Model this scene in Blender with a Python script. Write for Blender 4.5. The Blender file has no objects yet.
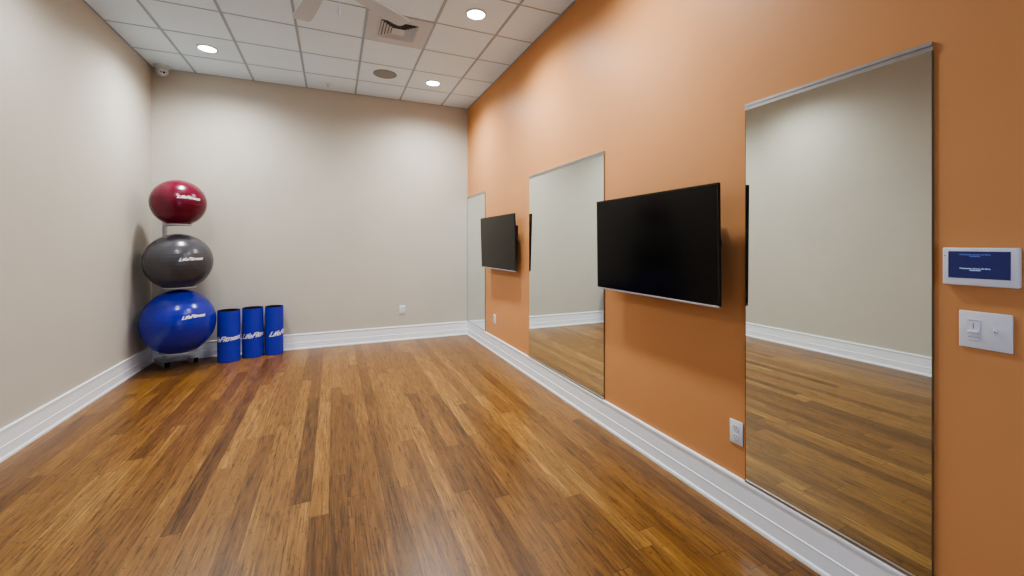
import bpy, bmesh, math, random
from mathutils import Vector, Matrix

random.seed(7)
PI = math.pi
scene = bpy.context.scene
COL = scene.collection

# ---------------------------------------------------------------- room (metres)
XL, XR = -1.987, 1.921          # left / right wall faces
YB, YF = 6.475, -1.30           # back wall face, wall behind the camera
H = 3.526                       # ceiling height
EYE = 1.4147                    # camera height
TILE = 0.6096

# ---------------------------------------------------------------- materials
class NT:
    def __init__(self, name):
        self.m = bpy.data.materials.new(name)
        self.m.use_nodes = True
        self.t = self.m.node_tree
        self.b = self.t.nodes['Principled BSDF']
    def n(self, kind, **kw):
        nd = self.t.nodes.new(kind)
        for k, v in kw.items():
            setattr(nd, k, v)
        return nd
    def l(self, a, b):
        self.t.links.new(a, b)
    def math(self, op, a, b=None, c=None):
        nd = self.n('ShaderNodeMath', operation=op)
        for i, v in enumerate((a, b, c)):
            if v is None:
                continue
            if isinstance(v, (int, float)):
                nd.inputs[i].default_value = v
            else:
                self.l(v, nd.inputs[i])
        return nd.outputs[0]
    def mix(self, fac, a, b, blend='MIX'):
        nd = self.n('ShaderNodeMix', data_type='RGBA', blend_type=blend)
        for s, v in ((0, fac), (6, a), (7, b)):
            if isinstance(v, (int, float)):
                nd.inputs[s].default_value = v
            elif isinstance(v, tuple):
                nd.inputs[s].default_value = (*v, 1)
            else:
                self.l(v, nd.inputs[s])
        return nd.outputs[2]
    def ramp(self, fac, stops, interp='LINEAR'):
        nd = self.n('ShaderNodeValToRGB')
        cr = nd.color_ramp
        cr.interpolation = interp
        while len(cr.elements) < len(stops):
            cr.elements.new(0.5)
        for e, (p, c) in zip(cr.elements, stops):
            e.position = p
            e.color = (*c, 1)
        self.l(fac, nd.inputs[0])
        return nd.outputs[0]
    def pos(self):
        return self.n('ShaderNodeNewGeometry').outputs['Position']
    def noise(self, vec, scale, detail=4, rough=.5):
        nd = self.n('ShaderNodeTexNoise')
        nd.inputs['Scale'].default_value = scale
        nd.inputs['Detail'].default_value = detail
        nd.inputs['Roughness'].default_value = rough
        self.l(vec, nd.inputs['Vector'])
        return nd.outputs['Fac']
    def scaled(self, vec, s):
        nd = self.n('ShaderNodeVectorMath', operation='MULTIPLY')
        self.l(vec, nd.inputs[0])
        nd.inputs[1].default_value = s
        return nd.outputs[0]
    def bump(self, h, strength, dist):
        nd = self.n('ShaderNodeBump')
        nd.inputs['Strength'].default_value = strength
        nd.inputs['Distance'].default_value = dist
        self.l(h, nd.inputs['Height'])
        self.l(nd.outputs[0], self.b.inputs['Normal'])
    def base(self, v):
        if isinstance(v, tuple):
            self.b.inputs['Base Color'].default_value = (*v, 1)
        else:
            self.l(v, self.b.inputs['Base Color'])
    def p(self, **kw):
        for k, v in kw.items():
            self.b.inputs[k.replace('_', ' ')].default_value = v
        return self

def srgb(r, g, b):
    f = lambda c: (c / 255 / 12.92) if c / 255 <= .04045 else ((c / 255 + .055) / 1.055) ** 2.4
    return (f(r), f(g), f(b))

def plain(name, col, rough=.5, spec=.5, metal=0., var=.04, scale=30.):
    """painted / moulded surface with a faint procedural variation"""
    t = NT(name)
    f = t.noise(t.pos(), scale, 3)
    dk = tuple(c * (1 - var) for c in col)
    lt = tuple(min(1, c * (1 + var)) for c in col)
    t.base(t.ramp(f, [(.3, dk), (.7, lt)]))
    t.p(Roughness=rough, Metallic=metal)
    t.b.inputs['Specular IOR Level'].default_value = spec
    return t.m

def wall_paint(name, col, rough=.55, var=.03):
    t = NT(name)
    p = t.pos()
    f = t.noise(p, 1.3, 5, .6)
    c = t.ramp(f, [(.3, tuple(x * (1 - var) for x in col)), (.7, tuple(x * (1 + var) for x in col))])
    t.base(c)
    t.p(Roughness=rough)
    t.b.inputs['Specular IOR Level'].default_value = .25
    t.bump(t.noise(p, 260, 2), .12, .002)
    return t.m

def wood_floor():
    t = NT('strand_bamboo_planks')
    W = 0.0930
    p = t.pos()
    sx = t.n('ShaderNodeSeparateXYZ')
    t.l(p, sx.inputs[0])
    x, y = sx.outputs[0], sx.outputs[1]
    xc = t.math('DIVIDE', t.math('ADD', x, 40.013), W)
    col = t.math('FLOOR', xc)
    fx = t.math('FRACT', xc)
    wn = t.n('ShaderNodeTexWhiteNoise', noise_dimensions='1D')
    t.l(col, wn.inputs['W'])
    yy = t.math('DIVIDE', t.math('ADD', y, t.math('MULTIPLY', wn.outputs['Value'], 9.0)), 1.75)
    seg = t.math('FLOOR', yy)
    fy = t.math('FRACT', yy)
    cv = t.n('ShaderNodeCombineXYZ')
    t.l(col, cv.inputs[0]); t.l(seg, cv.inputs[1])
    wn2 = t.n('ShaderNodeTexWhiteNoise', noise_dimensions='2D')
    t.l(cv.outputs[0], wn2.inputs['Vector'])
    tone = wn2.outputs['Value']
    # each plank shifts the grain lookup so that the grain breaks at its edges
    sh = t.n('ShaderNodeVectorMath', operation='MULTIPLY_ADD')
    t.l(wn2.outputs['Color'], sh.inputs[0])
    sh.inputs[1].default_value = (7, 13, 5)
    t.l(p, sh.inputs[2])
    g1 = t.noise(t.scaled(sh.outputs[0], (34, 1.6, 1)), 1.0, 6, .62)
    g2 = t.noise(t.scaled(sh.outputs[0], (130, 5, 1)), 1.0, 4, .6)
    g3 = t.noise(t.scaled(sh.outputs[0], (60, 34, 1)), 1.0, 3, .55)
    tv = t.math('ADD', t.math('MULTIPLY', t.math('POWER', tone, .75), .60), t.math('MULTIPLY', g1, .95))
    tv = t.math('SUBTRACT', tv, .29)
    c = t.ramp(tv, [(.02, srgb(62, 37, 13)), (.24, srgb(100, 66, 26)), (.5, srgb(122, 84, 37)),
                    (.76, srgb(137, 98, 46)), (.98, srgb(166, 127, 68))])
    streak = t.ramp(g2, [(.36, (.22, .17, .12)), (.46, (.90, .90, .90)), (.58, (1.0, 1.0, 1.0)), (.68, (1.6, 1.55, 1.42))])
    c = t.mix(.8, c, streak, 'MULTIPLY')
    fleck = t.ramp(g3, [(.30, (.35, .28, .22)), (.40, (1, 1, 1))])
    c = t.mix(.7, c, fleck, 'MULTIPLY')
    ex = t.math('ABSOLUTE', t.math('SUBTRACT', fx, .5))
    ey = t.math('ABSOLUTE', t.math('SUBTRACT', fy, .5))
    gx = t.math('GREATER_THAN', ex, .488)
    gy = t.math('GREATER_THAN', ey, .4988)
    gap = t.math('MAXIMUM', gx, gy)
    c = t.mix(t.math('MULTIPLY', gap, .7), c, srgb(60, 34, 16))
    t.base(c)
    r = t.math('ADD', t.math('MULTIPLY', g1, .16), .25)
    t.l(r, t.b.inputs['Roughness'])
    t.b.inputs['Specular IOR Level'].default_value = .45
    h = t.math('SUBTRACT', t.math('MULTIPLY', g2, .25), gap)
    t.bump(h, .15, .002)
    return t.m

def ball_vinyl(name, col, rough, ribs):
    t = NT(name)
    tc = t.n('ShaderNodeTexCoord').outputs['Object']
    sx = t.n('ShaderNodeSeparateXYZ')
    t.l(tc, sx.inputs[0])
    w = t.math('SINE', t.math('MULTIPLY', sx.outputs[2], ribs))
    f = t.noise(tc, 9, 3)
    t.base(t.ramp(f, [(.3, tuple(c * .92 for c in col)), (.7, tuple(c * 1.06 for c in col))]))
    t.p(Roughness=rough)
    t.b.inputs['Specular IOR Level'].default_value = .5
    t.bump(w, .10, .003)
    return t.m

def emit(name, col, strength):
    t = NT(name)
    t.base((.02, .02, .03))
    t.b.inputs['Emission Color'].default_value = (*col, 1)
    t.b.inputs['Emission Strength'].default_value = strength
    return t.m

def mirror_glass():
    t = NT('silvered_glass')
    t.base((.885, .965, .95))
    t.p(Metallic=1.0, Roughness=0.0)
    return t.m

M = {}
M['beige'] = wall_paint('greige_wall_paint', srgb(193, 190, 180))
M['orange'] = wall_paint('orange_wall_paint', srgb(208, 151, 102), .5)
M['floor'] = wood_floor()
M['tile'] = wall_paint('acoustic_tile', srgb(217, 237, 255), .9, .02)
M['tee'] = plain('shaded_ceiling_tee', srgb(160, 175, 192), .6, .3)  # greyed to carry the shadow of the recessed tile edges
M['trim'] = plain('white_trim_paint', srgb(238, 245, 254), .35, .4, var=.01)
M['mirror'] = mirror_glass()
M['channel'] = plain('brushed_aluminium_channel', (.46, .46, .47), .32, .5, .9)
M['edge'] = plain('dark_glass_edge', srgb(96, 88, 74), .3)
M['black'] = plain('black_plastic', (.008, .008, .009), .38, .35)
M['screen'] = plain('black_glossy_screen', (.003, .003, .0034), .15, .22)
M['silver'] = plain('silver_plastic_strip', (.50, .50, .53), .3, .5, .6)
M['white'] = plain('white_plastic', srgb(222, 228, 240), .35, .45, var=.01)
M['offwhite'] = plain('off_white_plastic', srgb(210, 215, 225), .4, .45, var=.01)
M['camgrey'] = plain('camera_grey_plastic', srgb(196, 204, 208), .4, .4, var=.02)
M['slot'] = plain('dark_slot', srgb(96, 96, 100), .6)
M['greymark'] = plain('grey_print', srgb(150, 152, 160), .6)
M['lcd'] = emit('blue_lcd', srgb(24, 34, 98), .55)
M['lcd_text_dim'] = emit('lcd_text_blue', srgb(110, 135, 220), .55)
M['lcd_text'] = emit('lcd_text_white', srgb(180, 200, 245), .75)
M['red'] = ball_vinyl('maroon_vinyl', srgb(100, 18, 44), .24, 150)
M['grey'] = ball_vinyl('charcoal_vinyl', srgb(70, 70, 76), .25, 150)
M['blue'] = ball_vinyl('blue_vinyl', srgb(34, 42, 156), .22, 120)
M['logo'] = plain('white_print', srgb(240, 242, 248), .45)
M['cover'] = plain('blue_foam_cover', srgb(48, 52, 172), .62, .3, var=.07, scale=160)
M['core'] = plain('black_foam_core', (.010, .010, .013), .85, .2)
M['steel'] = plain('silver_painted_steel', srgb(190, 194, 204), .38, .5, .25)
M['fan'] = plain('white_fan_blade', srgb(200, 211, 224), .5, .3, var=.01)
M['grille'] = plain('grey_speaker_mesh', srgb(140, 146, 150), .7, .3, var=.12, scale=400)
M['vent'] = plain('white_vent_enamel', srgb(190, 200, 212), .5, .3, var=.01)
M['dark'] = plain('duct_shade', (.16, .16, .165), .9, .1)
M['lens_on'] = emit('lit_lamp_lens', (1.0, .98, .96), 26.0)
M['lensglass'] = plain('dark_lens_glass', (.012, .012, .014), .1, .6)

# ---------------------------------------------------------------- mesh helpers
def box(bm, lo, hi, mat=0):
    v = [bm.verts.new((x, y, z)) for z in (lo[2], hi[2]) for y in (lo[1], hi[1]) for x in (lo[0], hi[0])]
    for q in ((0, 2, 3, 1), (4, 5, 7, 6), (0, 1, 5, 4), (2, 6, 7, 3), (0, 4, 6, 2), (1, 3, 7, 5)):
        f = bm.faces.new([v[i] for i in q])
        f.material_index = mat
    return v

def rbox(bm, lo, hi, r=.003, seg=2):
    b2 = bmesh.new()
    box(b2, lo, hi)
    bmesh.ops.bevel(b2, geom=b2.edges[:], offset=r, segments=seg, profile=.5, affect='EDGES')
    merge(bm, b2)

def merge(bm, b2, mtx=None):
    if mtx is not None:
        bmesh.ops.transform(b2, matrix=mtx, verts=b2.verts[:])
    me = bpy.data.meshes.new('tmp')
    b2.to_mesh(me); b2.free()
    bm.from_mesh(me)
    bpy.data.meshes.remove(me)

def lathe(bm, prof, seg=48, closed=False):
    """prof: list of (r, z) revolved about z"""
    rings = []
    for r, z in prof:
        if r < 1e-6:
            rings.append([bm.verts.new((0, 0, z))])
        else:
            rings.append([bm.verts.new((r * math.cos(2 * PI * i / seg), r * math.sin(2 * PI * i / seg), z)) for i in range(seg)])
    pairs = list(zip(rings, rings[1:]))
    if closed:
        pairs.append((rings[-1], rings[0]))
    for a, b in pairs:
        for i in range(seg):
            j = (i + 1) % seg
            if len(a) == 1 and len(b) == 1:
                continue
            if len(a) == 1:
                bm.faces.new((a[0], b[j], b[i]))
            elif len(b) == 1:
                bm.faces.new((a[i], a[j], b[0]))
            else:
                bm.faces.new((a[i], a[j], b[j], b[i]))

def rod(bm, a, b, r, seg=16, r2=None):
    a, b = Vector(a), Vector(b)
    d = b - a
    b2 = bmesh.new()
    bmesh.ops.create_cone(b2, cap_ends=True, segments=seg, radius1=r, radius2=r if r2 is None else r2, depth=d.length)
    merge(bm, b2, Matrix.Translation((a + b) / 2) @ d.to_track_quat('Z', 'Y').to_matrix().to_4x4())

def bar(bm, a, b, w, h):
    """rectangular tube from a to b (roughly horizontal); w across, h up"""
    a, b = Vector(a), Vector(b)
    d = b - a
    b2 = bmesh.new()
    box(b2, (-d.length / 2, -w / 2, -h / 2), (d.length / 2, w / 2, h / 2))
    bmesh.ops.bevel(b2, geom=b2.edges[:], offset=.003, segments=1, affect='EDGES')
    merge(bm, b2, Matrix.Translation((a + b) / 2) @ Matrix.Rotation(math.atan2(d.y, d.x), 4, 'Z'))

def torus(bm, c, R, r, seg=48, rs=12):
    rings = []
    for i in range(seg):
        a = 2 * PI * i / seg
        rings.append([bm.verts.new((c[0] + (R + r * math.cos(2 * PI * k / rs)) * math.cos(a),
                                    c[1] + (R + r * math.cos(2 * PI * k / rs)) * math.sin(a),
                                    c[2] + r * math.sin(2 * PI * k / rs))) for k in range(rs)])
    for i in range(seg):
        A, B = rings[i], rings[(i + 1) % seg]
        for k in range(rs):
            bm.faces.new((A[k], B[k], B[(k + 1) % rs], A[(k + 1) % rs]))

def obj(name, bm, mat, parent=None, smooth=False, loc=None):
    bmesh.ops.recalc_face_normals(bm, faces=bm.faces[:])
    me = bpy.data.meshes.new(name)
    bm.to_mesh(me); bm.free()
    for m in (mat if isinstance(mat, (list, tuple)) else [mat]):
        me.materials.append(m)
    if smooth:
        me.polygons.foreach_set('use_smooth', [True] * len(me.polygons))
        try:
            me.set_sharp_from_angle(angle=math.radians(35))
        except Exception:
            pass
    o = bpy.data.objects.new(name, me)
    COL.objects.link(o)
    if parent:
        o.parent = parent
    if loc:
        o.location = loc
    return o

def tag(o, label, cat, group=None):
    o['label'] = label
    o['category'] = cat
    if group:
        o['group'] = group
    return o

def thing(name, label, cat, loc=(0, 0, 0), rot=(0, 0, 0), group=None):
    o = bpy.data.objects.new(name, None)
    o.empty_display_size = .1
    COL.objects.link(o)
    o.location = loc
    o.rotation_euler = rot
    return tag(o, label, cat, group)

def struct(name, bm, mat, smooth=False):
    o = obj(name, bm, mat, None, smooth)
    o['kind'] = 'structure'
    return o

def dup(root, loc, label=None):
    r = root.copy(); COL.objects.link(r); r.location = loc
    if label:
        r['label'] = label
    for ch in list(root.children):
        c = ch.copy(); COL.objects.link(c); c.parent = r
        for g in list(ch.children):
            d = g.copy(); COL.objects.link(d); d.parent = c
    return r

def text_bm(body, size, shear=0., offset=0., space=1., depth=0., wrap=False):
    cu = bpy.data.curves.new('lettering', 'FONT')
    cu.body = body; cu.size = size; cu.shear = shear; cu.offset = offset
    cu.space_character = space
    cu.align_x = 'CENTER'; cu.align_y = 'CENTER'
    cu.resolution_u = 4
    cu.extrude = depth
    o = bpy.data.objects.new('lettering', cu)
    COL.objects.link(o)
    bpy.context.view_layer.update()
    dg = bpy.context.evaluated_depsgraph_get()
    me = bpy.data.meshes.new_from_object(o.evaluated_get(dg))
    bm = bmesh.new()
    bm.from_mesh(me)
    bpy.data.meshes.remove(me)
    bpy.data.objects.remove(o)
    bpy.data.curves.remove(cu)
    bmesh.ops.triangulate(bm, faces=bm.faces[:])
    for _ in range(3 if wrap else 0):            # short edges, so the print follows a curved surface
        long = [e for e in bm.edges if e.calc_length() > size * .12]
        if long:
            bmesh.ops.subdivide_edges(bm, edges=long, cuts=1)
            bmesh.ops.triangulate(bm, faces=[f for f in bm.faces if len(f.verts) > 3])
    return bm

# ---------------------------------------------------------------- room shell
T = .12
b = bmesh.new(); box(b, (XL - T, YF - T, -T), (XR + T, YB + T, 0)); struct('floor', b, M['floor'])
b = bmesh.new(); box(b, (XL - T, YF - T, 0), (XL, YB + T, H + .1)); struct('wall_left', b, M['beige'])
b = bmesh.new(); box(b, (XR, YF - T, 0), (XR + T, YB + T, H + .1)); struct('wall_right', b, M['orange'])
b = bmesh.new(); box(b, (XL, YB, 0), (XR, YB + T, H + .1)); struct('wall_back', b, M['beige'])
b = bmesh.new(); box(b, (XL, YF - T, 0), (XR, YF, H + .1)); struct('wall_front', b, M['beige'])

# suspended ceiling: lay-in tiles with exposed tees
b = bmesh.new()
box(b, (XL, YF, H), (XR, YB, H + .1), 0)
gx = [-1.5505 + i * TILE for i in range(6)]
gy = [5.897 - k * TILE for k in range(12)]
tw = .0115
for x in gx:
    box(b, (x - tw, YF, H - .005), (x + tw, YB, H), 1)
for y in gy:
    if y > YF:
        xs = [XL] + gx + [XR]
        for x0, x1 in zip(xs, xs[1:]):
            box(b, (x0 + (tw if x0 > XL else 0), y - tw * .6, H - .003), (x1 - (tw if x1 < XR else 0), y + tw * .6, H), 1)
e = .016
box(b, (XL, YF, H - .005), (XL + e, YB, H), 1); box(b, (XR - e, YF, H - .005), (XR, YB, H), 1)
box(b, (XL + e, YB - e, H - .005), (XR - e, YB, H), 1); box(b, (XL + e, YF, H - .005), (XR - e, YF + e, H), 1)
struct('ceiling', b, [M['tile'], M['tee']])

# baseboards: shoe, lower board, bead, upper board, cap
BB = [(0, 0), (.0225, 0), (.0225, .010), (.0205, .018), (.0160, .022), (.0150, .026), (.0142, .084), (.0155, .0865), (.0150, .0905),
      (.0118, .0930), (.0110, .184), (.0150, .188), (.0155, .198), (.0140, .203), (0, .205)]
def baseboard(name, p0, p1, inward):
    p0, p1, n = Vector(p0), Vector(p1), Vector(inward)
    b = bmesh.new()
    A = [b.verts.new(p0 + n * d + Vector((0, 0, z))) for d, z in BB]
    B = [b.verts.new(p1 + n * d + Vector((0, 0, z))) for d, z in BB]
    k = len(BB)
    for i in range(k):
        b.faces.new((A[i], A[(i + 1) % k], B[(i + 1) % k], B[i]))
    b.faces.new(A); b.faces.new(B[::-1])
    struct(name, b, M['trim'])
baseboard('baseboard_left', (XL, YF, 0), (XL, YB, 0), (1, 0, 0))
baseboard('baseboard_right', (XR, YF, 0), (XR, YB, 0), (-1, 0, 0))
baseboard('baseboard_back', (XL, YB, 0), (XR, YB, 0), (0, -1, 0))
baseboard('baseboard_front', (XL, YF, 0), (XR, YF, 0), (0, 1, 0))

# ---------------------------------------------------------------- mirrors on the orange wall
def mirror(y0, y1, z0, z1, label):
    t = thing('mirror', label, 'mirror', (XR, (y0 + y1) / 2, z0), group='frameless mirrors on the orange wall')
    w, h = (y1 - y0) / 2, z1 - z0
    b = bmesh.new(); box(b, (-.007, -w + .003, .004), (-.001, w - .003, h - .004)); obj('mirror_glass', b, M['mirror'], t)
    # extruded channel: back leg, two ribs, lip over the glass
    b = bmesh.new()
    box(b, (-.0105, -w, h - .030), (-.0072, w, h - .019))
    box(b, (-.0085, -w, h - .019), (-.0072, w, h - .013))
    box(b, (-.0125, -w, h - .013), (0, w, h))
    obj('top_channel', b, M['channel'], t)
    b = bmesh.new()
    box(b, (-.0125, -w, .0), (0, w, .0038)); box(b, (-.0125, -w, .0038), (-.0072, w, .011))
    obj('bottom_channel', b, M['channel'], t)
    for s in (-1, 1):
        b = bmesh.new()
        a = s * w
        box(b, (-.0074, min(a, a - s * .0022), .011), (0, max(a, a - s * .0022), h - .030))
        obj('polished_edge', b, M['edge'], t)
    return t
mirror(.784, 1.529, .2055, 2.122, 'tall frameless mirror beside the wall control panel and switch plate')
mirror(2.775, 4.160, .2055, 2.136, 'widest frameless mirror, hung between the two black televisions')
mirror(5.626, 6.469, .2055, 2.145, 'frameless mirror in the corner by the back wall, behind the farther television')

# ---------------------------------------------------------------- televisions
def make_tv(loc, yaw, tilt, label):
    """root at the panel centre; local x = out of the wall is -X"""
    t = thing('television', label, 'television', loc, (0, 0, 0), 'wall-mounted televisions')
    W2, H2 = .555, .3225
    R = Matrix.Rotation(-yaw, 4, 'Z') @ Matrix.Rotation(-tilt, 4, 'Y')
    def put(name, bm, mat, parent=t, smooth=False):
        bmesh.ops.transform(bm, matrix=R, verts=bm.verts[:])
        return obj(name, bm, mat, parent, smooth)
    b = bmesh.new()
    rbox(b, (0, -W2, -H2), (.016, W2, H2), .003)
    for sy in (-1, 1):            # slim raised bezel, sides and top
        box(b, (-.002, min(sy * W2, sy * (W2 - .008)), -H2 + .014), (.002, max(sy * W2, sy * (W2 - .008)), H2 - .001))
    box(b, (-.002, -W2, H2 - .009), (.002, W2, H2))
    put('bezel', b, M['black'])
    b = bmesh.new(); box(b, (-.0008, -W2 + .008, -H2 + .014), (.001, W2 - .008, H2 - .009)); put('screen', b, M['screen'])
    b = bmesh.new(); rbox(b, (-.004, -W2, -H2 - .001), (.012, W2, -H2 + .009), .002); put('bottom_strip', b, M['silver'])
    b = bmesh.new()               # thicker electronics housing on the back
    v = box(b, (.016, -W2 + .06, -H2 + .03), (.044, W2 - .06, H2 - .16))
    for q in v:
        if q.co.x > .03:
            q.co.y *= .93; q.co.z = q.co.z * .93
    put('rear_housing', b, M['black'])
    b = bmesh.new()               # connector hood along the near edge of the back
    v = box(b, (.016, -W2 + .078, -.27), (.080, -W2 + .13, .19))
    for q in v:
        if q.co.x > .03 and q.co.z < 0:
            q.co.x = .05
    put('connector_hood', b, M['black'])
    br = bmesh.new()              # mount: wall plate, two rails on the tv, arms
    box(br, (.044, -.20, -.17), (.052, -.17, .16)); box(br, (.044, .17, -.17), (.052, .20, .16))
    box(br, (.044, -.20, .02), (.056, .20, .05)); box(br, (.044, -.20, -.06), (.056, .20, -.03))
    rod(br, (.05, -.09, 0), (.075, -.09, 0), .02); rod(br, (.05, .09, 0), (.075, .09, 0), .02)
    mb = put('mount_bracket', br, M['black'])
    pl = bmesh.new()
    d = XR - loc[0]
    box(pl, (d - .012, -.24, -.11), (d, .24, .11)); box(pl, (.070, -.11, -.05), (d - .012, -.07, .05)); box(pl, (.070, .07, -.05), (d - .012, .11, .05))
    obj('mount_plate', pl, M['black'], mb)
    h = bmesh.new()               # rounded side housing bulging past the tv edge
    rod(h, (.018, -W2 + .075, .01), (.050, -W2 + .075, .01), .062, 28, .050)
    put('side_knob', h, M['black'], t, True)
    # cable hanging behind
    cb = bmesh.new()
    pts = [(.045, -.42, .12), (.060, -.46, .05), (.062, -.455, -.05), (.055, -.40, -.16), (.050, -.30, -.20)]
    for p, q in zip(pts, pts[1:]):
        rod(cb, p, q, .006, 8)
    put('cable', cb, M['black'], t, True)
    return t
make_tv((1.807, 2.151, 1.407), .002, math.radians(.8), 'nearer black flat television between the wide mirror and the control-panel-side mirror')
make_tv((1.805, 4.872, 1.429), -.018, math.radians(1.6), 'farther black flat television overlapping the corner mirror')

# ---------------------------------------------------------------- control panel and switch on the right wall
FACE = Matrix(((0, 0, -1, 0), (-1, 0, 0, 0), (0, 1, 0, 0), (0, 0, 0, 1)))   # text plane -> wall facing -X
t = thing('control_panel', 'white touchscreen control panel with lit blue screen on the orange wall', 'control panel', (XR, .663, 1.340))
b = bmesh.new(); rbox(b, (-.022, -.0895, -.062), (0, .0895, .062), .004, 3); obj('frame', b, M['white'], t, True)
b = bmesh.new(); box(b, (-.0230, -.072, -.038), (-.0215, .0735, .050)); scr = obj('screen', b, M['lcd'], t)
b = bmesh.new(); rod(b, (-.0215, .0825, .035), (-.0232, .0825, .035), .0018, 12); obj('indicator', b, M['slot'], t)
for zz, mat, nm in ((.0395, 'lcd_text_dim', 'upper_text'), (-.006, 'lcd_text', 'lower_text')):
    b = text_bm('Wednesday, January 06 2016,', .0062, 0, .0002)
    bmesh.ops.transform(b, matrix=Matrix.Translation((-.0234, .0085, zz)) @ FACE, verts=b.verts[:])
    # second, short line of print: too small to read in the picture
    y = .0205
    while y > -.004:
        w = random.uniform(.0014, .0030)
        box(b, (-.0234, y - w, zz - .0072), (-.0229, y, zz - .0046))
        y -= w + .0006
    obj(nm, b, M[mat], scr)

t = thing('light_switch', 'white double switch plate with dimmer and toggle, below the control panel', 'light switch', (XR, .654, 1.1335))
b = bmesh.new(); rbox(b, (-.0065, -.0625, -.060), (0, .0625, .060), .003, 3); obj('plate', b, M['white'], t, True)
b = bmesh.new(); rbox(b, (-.0085, .010, -.034), (-.006, .041, .036), .001); dm = obj('dimmer_insert', b, M['white'], t)
b = bmesh.new(); box(b, (-.0092, .0245, .004), (-.0082, .0268, .022)); obj('slider_slot', b, M['greymark'], dm)
b = bmesh.new(); rbox(b, (-.0165, .0125, -.011), (-.008, .0385, -.002), .0025, 3); obj('slider_knob', b, M['white'], dm, True)
for zz in (.029, -.025):
    b = bmesh.new()
    y = .038
    while y > .014:
        w = random.uniform(.0015, .0032); box(b, (-.0088, y - w, zz), (-.0084, y, zz + .0022)); y -= w + .0007
    obj('print', b, M['greymark'], dm)
b = bmesh.new(); rbox(b, (-.0075, -.031, -.012), (-.006, -.021, .012), .0006); tg = obj('toggle_insert', b, M['offwhite'], t)
b = bmesh.new()
rod(b, (-.006, -.026, .001), (-.021, -.026, .009), .0046, 12, .0034)
obj('toggle_lever', b, M['white'], tg, True)
for zz in (.030, -.030):
    b = bmesh.new()
    rod(b, (-.0060, -.026, zz), (-.0070, -.026, zz), .0028, 12)
    obj('plate_screw', b, M['offwhite'], t)

# ---------------------------------------------------------------- outlets
def make_outlet(loc, rot, label):
    """built facing local -X"""
    t = thing('electrical_outlet', label, 'outlet', loc, (0, 0, rot), 'white duplex outlets')
    b = bmesh.new(); rbox(b, (-.0065, -.039, -.061), (0, .039, .061), .003, 2); obj('plate', b, M['white'], t, True)
    for zz in (.0225, -.0225):
        b = bmesh.new()
        b2 = bmesh.new()
        bmesh.ops.create_cone(b2, cap_ends=True, segments=28, radius1=.0185, radius2=.018, depth=.003)
        for v in b2.verts:
            v.co.y = max(-.0145, min(.0145, v.co.y))
        merge(b, b2, Matrix.Translation((-.0078, 0, zz)) @ Matrix.Rotation(-PI / 2, 4, 'Y') @ Matrix.Rotation(PI / 2, 4, 'Z'))
        r = obj('receptacle', b, M['offwhite'], t)
        b = bmesh.new()
        for yy in (-.0065, .0065):
            box(b, (-.0097, yy - .0012, zz - .001), (-.0092, yy + .0012, zz + .009))
        rod(b, (-.0092, 0, zz - .008), (-.0097, 0, zz - .008), .0026, 10)
        obj('slot', b, M['slot'], r)
    return t
make_outlet((XR, 1.585, .433), 0, 'white outlet low on the orange wall, against the control-panel-side mirror')
make_outlet((XR, 5.240, .435), 0, 'white outlet on the orange wall under the farther television')
make_outlet((.922, YB, .448), PI / 2, 'white outlet low on the beige back wall')

# ---------------------------------------------------------------- exercise balls on their stand
BX, BY = -1.604, 6.020
px, py = -1.818, 6.325
BALLS = [('blue', .3475, .530, .165, 1.045), ('grey', .3205, 1.213, .150, .985), ('red', .2596, 1.878, .112, 1.0)]
t = thing('ball_stand', 'silver steel upright stand with three rings holding the balls, in the corner', 'ball stand', (px, py, 0))
L = lambda x, y, z=0.: (x - px, y - py, z)
b = bmesh.new(); rbox(b, (-.019, -.019, .06), (.019, .019, 1.72), .004); obj('pole', b, M['steel'], t)
for (a, c) in (((-1.915, 6.400), (-1.742, 6.125)), ((-1.662, 6.435), (-1.505, 6.255))):
    b = bmesh.new()
    bar(b, L(*a, .030), L(*c, .030), .050, .056)
    lg = obj('leg', b, M['steel'], t)
    d = (Vector(c) - Vector(a)).normalized()
    b = bmesh.new()
    bar(b, L(*c, .030), L(c[0] + d.x * .012, c[1] + d.y * .012, .030), .048, .054)
    obj('end_cap', b, M['black'], lg)
b = bmesh.new(); bar(b, L(-1.865, 6.305, .045), L(-1.585, 6.345, .045), .045, .045); obj('cross_bar', b, M['steel'], t)
for nm, R, z, rr, sq in BALLS:
    zr = z - sq * math.sqrt((R + .0105) ** 2 - rr ** 2)
    b = bmesh.new()
    torus(b, L(BX, BY, zr), rr, .009)
    d = Vector((BX - px, BY - py, 0)); dl = d.length; d.normalize()
    rod(b, (0, 0, zr), tuple(d * (dl - rr) + Vector((0, 0, zr))), .011)
    obj('holder_ring', b, M['steel'], t, True)

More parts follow.
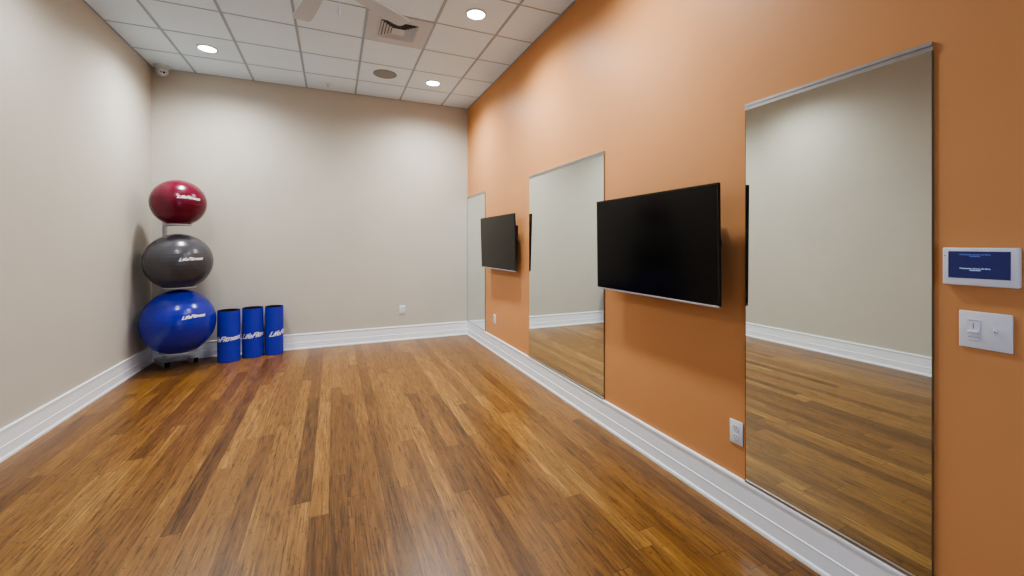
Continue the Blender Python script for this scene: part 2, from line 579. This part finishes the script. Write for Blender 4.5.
def make_ball(nm, R, z, rr, sq, label, off, size, roll):
    b = bmesh.new()
    bmesh.ops.create_uvsphere(b, u_segments=72, v_segments=40, radius=R)
    for v in b.verts:            # the ball settles a little into its ring
        if v.co.z < -.95 * R:
            v.co.z = -.95 * R - (-.95 * R - v.co.z) * .15
        v.co.z *= sq
    o = obj('exercise_ball', b, M[nm], None, True, (BX, BY, z))
    tag(o, label, 'exercise ball', 'exercise balls on the corner stand')
    c = Vector((-BX, -BY, EYE - z)).normalized()
    e = Vector((-c.y, c.x, 0)).normalized()      # rightwards as seen from the camera side
    u = c.cross(e)
    n = (e * off[0] + u * off[1] + c * math.sqrt(1 - off[0] ** 2 - off[1] ** 2)).normalized()
    e2 = Vector((-n.y, n.x, 0)).normalized(); u2 = n.cross(e2)
    b = text_bm('LifeFitness', size, .5, .0012, .94, 0, True)
    cr, sr = math.cos(roll), math.sin(roll)
    for v in b.verts:
        x, y = v.co.x * 1.22, v.co.y
        x, y = x * cr - y * sr, x * sr + y * cr
        ax, ay = x / R, y / R
        v.co = (n * (math.cos(ax) * math.cos(ay)) + e2 * (math.sin(ax) * math.cos(ay)) + u2 * math.sin(ay)) * (R + .0016)
        v.co.z *= sq
    obj('logo', b, M['logo'], o)
make_ball('blue', *BALLS[0][1:], 'large blue exercise ball, lowest on the corner stand', (.37, .12), .048, math.radians(3))
make_ball('grey', *BALLS[1][1:], 'charcoal grey exercise ball in the middle of the corner stand', (.33, .08), .048, math.radians(3))
make_ball('red', *BALLS[2][1:], 'smallest, maroon exercise ball on top of the corner stand', (.34, .25), .046, math.radians(-4))

# ---------------------------------------------------------------- foam rollers standing on end
def make_roller(D, az, R, start, label):
    x, y = D * math.sin(az), D * math.cos(az)
    t = thing('foam_roller', label, 'foam roller', (x, y, 0), (0, 0, 0), 'blue foam rollers standing by the back wall')
    h = .615
    b = bmesh.new()
    lathe(b, [(R - .006, .004), (R, .004), (R, h - .006), (R - .006, h - .006)], 64, True)
    obj('cover', b, M['cover'], t, True)
    b = bmesh.new()
    lathe(b, [(R - .003, 0), (R - .0065, .003), (R - .0065, h - .005), (R - .004, h), (R - .012, h + .001), (R - .026, h - .002), (R - .026, .0)], 64, True)
    lathe(b, [(R - .026, h - .05), (0, h - .05)], 64)
    obj('core', b, M['core'], t, True)
    b = text_bm('LifeFitness', .084, .5, .0018, .94, 0, True)
    x0 = min(v.co.x for v in b.verts)
    a0 = math.atan2(-y, -x)                      # towards the camera
    for v in b.verts:
        s = (v.co.x - x0) * 1.12
        a = a0 + start + s / R
        z = .275 + v.co.y + .10 * (s - .12)
        v.co = ((R + .0014) * math.cos(a), (R + .0014) * math.sin(a), z)
    obj('logo', b, M['logo'], t)
    return t
make_roller(6.29, math.radians(-10.61), .1170, math.radians(-112), 'blue foam roller nearest the ball stand, leftmost of three')
make_roller(6.38, math.radians(-8.38), .1140, math.radians(-70), 'middle blue foam roller of the three standing by the back wall')
make_roller(6.385, math.radians(-6.28), .1030, math.radians(-35), 'blue foam roller farthest from the ball stand, rightmost of three')

# ---------------------------------------------------------------- ceiling fixtures
def make_downlight(loc, label):
    t = thing('recessed_downlight', label, 'downlight', loc, group='recessed ceiling downlights')
    b = bmesh.new()
    lathe(b, [(.098, 0), (.098, -.004), (.086, -.010), (.080, -.010), (.080, -.001)], 48)
    obj('trim_ring', b, M['fan'], t, True)
    b = bmesh.new()
    lathe(b, [(.0800, -.004), (.06, -.0085), (0, -.0105)], 48)
    obj('lens', b, M['lens_on'], t, True)
    return t
LIGHTS = [(-1.245, 5.605, 'lit downlight over the ball stand corner, nearest the security camera'),
          (1.190, 5.605, 'lit downlight at the back beside the round ceiling speaker'),
          (1.195, 3.765, 'lit downlight to the right of the square air vent')]
HIDDEN = [(-1.245, 3.765, .55), (1.195, 2.25, .72)]  # unseen, added above the frame for the light pools on the walls
def lamp(x, y, w=1.0):
    ld = bpy.data.lights.new('downlight_lamp', 'SPOT')
    ld.energy = 240 * w
    ld.spot_size = math.radians(164)
    ld.spot_blend = 1.0
    ld.shadow_soft_size = .10
    ld.color = (1.0, 1.0, .985)
    o = bpy.data.objects.new('downlight_lamp', ld)
    COL.objects.link(o)
    return o
for x, y, lab in LIGHTS:
    r = make_downlight((x, y, H), lab)
    o = lamp(x, y); o.parent = r; o.location = (0, 0, -.03)
for x, y, k in HIDDEN:
    r = make_downlight((x, y, H), 'unseen lit downlight ahead of the camera by the %s wall' % ('left' if x < 0 else 'orange'))
    o = lamp(x, y, k); o.parent = r; o.location = (0, 0, -.03)

t = thing('ceiling_fan', 'pale five-bladed ceiling fan cut off by the top of the picture', 'ceiling fan', (-.04, 2.990, 3.10))
b = bmesh.new()
lathe(b, [(0, -.045), (.055, -.045), (.085, -.03), (.095, .0), (.095, .03), (.075, .055), (.105, .075), (.105, .15), (.07, .18), (0, .18)], 40)
obj('motor_housing', b, M['fan'], t, True)
b = bmesh.new(); rod(b, (0, 0, .17), (0, 0, H - 3.10 - .05), .013); obj('down_rod', b, M['fan'], t)
b = bmesh.new(); lathe(b, [(0, H - 3.10), (.07, H - 3.10), (.065, H - 3.10 - .04), (.03, H - 3.10 - .07), (0, H - 3.10 - .07)], 32); obj('canopy', b, M['fan'], t, True)
for k in range(5):
    a = math.radians(106.4 + 72 * k)
    b = bmesh.new()
    prof = [(.15, -.045), (.155, .045), (.40, .060), (.60, .066), (.640, .060), (.655, .045), (.655, -.045), (.640, -.060), (.60, -.066), (.40, -.060)]
    lo = [b.verts.new((x, y, -.003)) for x, y in prof]; hi = [b.verts.new((x, y, .003)) for x, y in prof]
    b.faces.new(lo[::-1]); b.faces.new(hi)
    for i in range(len(prof)):
        j = (i + 1) % len(prof)
        b.faces.new((lo[i], lo[j], hi[j], hi[i]))
    bmesh.ops.transform(b, matrix=Matrix.Rotation(a, 4, 'Z') @ Matrix.Rotation(math.radians(-3), 4, 'X'), verts=b.verts[:])
    bl = obj('blade', b, M['fan'], t)
    b = bmesh.new()
    box(b, (.085, -.018, -.001), (.24, .018, .006))
    bmesh.ops.transform(b, matrix=Matrix.Rotation(a, 4, 'Z') @ Matrix.Translation((0, 0, .004)), verts=b.verts[:])
    obj('blade_iron', b, M['fan'], bl)
b = bmesh.new()
rod(b, (.073, .04, -.03), (.073, .04, -.160), .0016, 8)
pc = obj('pull_chain', b, M['white'], t)
b = bmesh.new(); lathe(b, [(0, -.152), (.006, -.154), (.010, -.190), (.008, -.201), (0, -.203)], 16)
bmesh.ops.translate(b, vec=(.073, .04, 0), verts=b.verts[:])
obj('pull_knob', b, M['white'], pc, True)

# square air diffuser in a lay-in panel
cx, cyv = .583, 4.3735
t = thing('air_vent', 'square louvred air vent in a plain lay-in ceiling panel', 'air vent', (cx, cyv, H))
b = bmesh.new()
s, o_ = TILE / 2 - .012, .172
for lo, hi in (((-s, -s), (s, -o_)), ((-s, o_), (s, s)), ((-s, -o_), (-o_, o_)), ((o_, -o_), (s, o_))):
    box(b, (*lo, -.006), (*hi, -.001))
obj('panel', b, M['vent'], t)
b = bmesh.new(); box(b, (-o_, -o_, -.0035), (o_, o_, -.0015)); obj('backing', b, M['dark'], t)  # flat sheet coloured dark for the shade seen between the louvres
def louver(bm, ro, ri, z0, z1, th=.0015):
    """square ring flaring downwards: outer/low edge ro at z0, inner/high edge ri at z1"""
    q = [(-1, -1), (1, -1), (1, 1), (-1, 1)]
    rings = [[bm.verts.new((a * r, c * r, z)) for a, c in q] for r, z in ((ro, z0), (ri, z1), (ri - th, z1), (ro - th, z0))]
    for i in range(4):
        A, B = rings[i], rings[(i + 1) % 4]
        for k in range(4):
            bm.faces.new((A[k], A[(k + 1) % 4], B[(k + 1) % 4], B[k]))
for ro in (.170, .143, .116, .089):
    b = bmesh.new(); louver(b, ro, ro - .022, -.016, -.003); obj('louver', b, M['vent'], t)
b = bmesh.new(); box(b, (-.062, -.062, -.015), (.062, .062, -.012)); obj('centre_plate', b, M['vent'], t)

# round speaker
t = thing('ceiling_speaker', 'round grey perforated speaker grille between the back downlight and the sprinkler', 'speaker', (.584, 5.556, H))
b = bmesh.new(); lathe(b, [(.140, 0), (.140, -.005), (.134, -.008), (.128, -.008), (.128, 0)], 48); obj('rim', b, M['grille'], t, True)
b = bmesh.new(); lathe(b, [(.128, -.005), (.08, -.009), (0, -.010)], 48); obj('grille', b, M['grille'], t, True)

# sprinkler head
t = thing('fire_sprinkler', 'tiny pale sprinkler head near the back wall, left of the round speaker', 'sprinkler', (-.068, 6.200, H))
b = bmesh.new(); lathe(b, [(0, 0), (.036, 0), (.034, -.006), (.015, -.010), (0, -.010)], 24); obj('escutcheon', b, M['offwhite'], t, True)
b = bmesh.new()
rod(b, (-.010, 0, -.008), (-.004, 0, -.040), .002, 8); rod(b, (.010, 0, -.008), (.004, 0, -.040), .002, 8); rod(b, (0, 0, -.008), (0, 0, -.040), .003, 8)
obj('yoke', b, M['steel'], t)
b = bmesh.new(); lathe(b, [(0, -.040), (.016, -.040), (.016, -.042), (0, -.043)], 20); obj('deflector', b, M['steel'], t)

# turret security camera in the corner
t = thing('security_camera', 'small off-white dome security camera in the ceiling corner', 'security camera', (-1.855, 6.372, H))
b = bmesh.new(); lathe(b, [(0, 0), (.076, 0), (.076, -.022), (.066, -.036), (0, -.036)], 40); obj('mount_base', b, M['camgrey'], t, True)
b = bmesh.new()
bmesh.ops.create_uvsphere(b, u_segments=32, v_segments=20, radius=.059)
bmesh.ops.translate(b, vec=(0, 0, -.062), verts=b.verts[:])
td = obj('turret', b, M['camgrey'], t, True)
look = Vector((.35, -1, -.55)).normalized()
b = bmesh.new()
c0 = Vector((0, 0, -.062))
rod(b, c0 + look * .044, c0 + look * .060, .030, 28)
obj('face_ring', b, M['offwhite'], td, True)
sd = look.cross(Vector((0, 0, 1))).normalized()
b = bmesh.new(); rod(b, c0 + look * .055 - sd * .013, c0 + look * .0625 - sd * .013, .0125, 20); obj('lens', b, M['lensglass'], td, True)
b = bmesh.new(); rod(b, c0 + look * .055 + sd * .014, c0 + look * .0615 + sd * .014, .009, 16); obj('infrared_lamp', b, M['slot'], td, True)

# ---------------------------------------------------------------- unseen door and trim, added to back a cool lamp
DX0, DX1, DZ = .15, 1.15, 2.15
b = bmesh.new()
box(b, (DX0 - .07, YF, 0), (DX0, YF + .03, DZ + .07)); box(b, (DX1, YF, 0), (DX1 + .07, YF + .03, DZ + .07)); box(b, (DX0, YF, DZ), (DX1, YF + .03, DZ + .07))
struct('added_door_trim_1', b, M['trim'])
b = bmesh.new(); box(b, (DX0, YF, .01), (DX1, YF + .008, DZ)); struct('added_door_1', b, M['white'])
ld = bpy.data.lights.new('cool_fill', 'AREA')  # added area lamp giving cool fill from behind the camera
ld.shape = 'RECTANGLE'; ld.size = DX1 - DX0 - .1; ld.size_y = DZ - .15
ld.energy = 24; ld.color = (.72, .83, 1.0)
o = bpy.data.objects.new('cool_fill', ld); COL.objects.link(o)
o.location = ((DX0 + DX1) / 2, YF + .02, DZ / 2); o.rotation_euler = (PI / 2, 0, PI)

# ---------------------------------------------------------------- world, camera, view
w = bpy.data.worlds.new('World'); scene.world = w
w.use_nodes = True
w.node_tree.nodes['Background'].inputs[0].default_value = (.8, .88, 1, 1)
w.node_tree.nodes['Background'].inputs[1].default_value = .3

cam = bpy.data.cameras.new('Camera')
cam.sensor_width = 36
cam.sensor_fit = 'HORIZONTAL'
cam.lens = 15.0265
cam.shift_x = -.01157
cam.shift_y = -.04312
cam.clip_start = .02
co = bpy.data.objects.new('Camera', cam)
COL.objects.link(co)
co.location = (0, 0, EYE)
co.rotation_euler = (PI / 2, 0, -math.radians(23.9947))
scene.camera = co

scene.view_settings.view_transform = 'AgX'
scene.view_settings.look = 'AgX - Medium High Contrast'
scene.view_settings.exposure = .15
scene.cycles.max_bounces = 10
scene.cycles.diffuse_bounces = 6
scene.cycles.glossy_bounces = 6
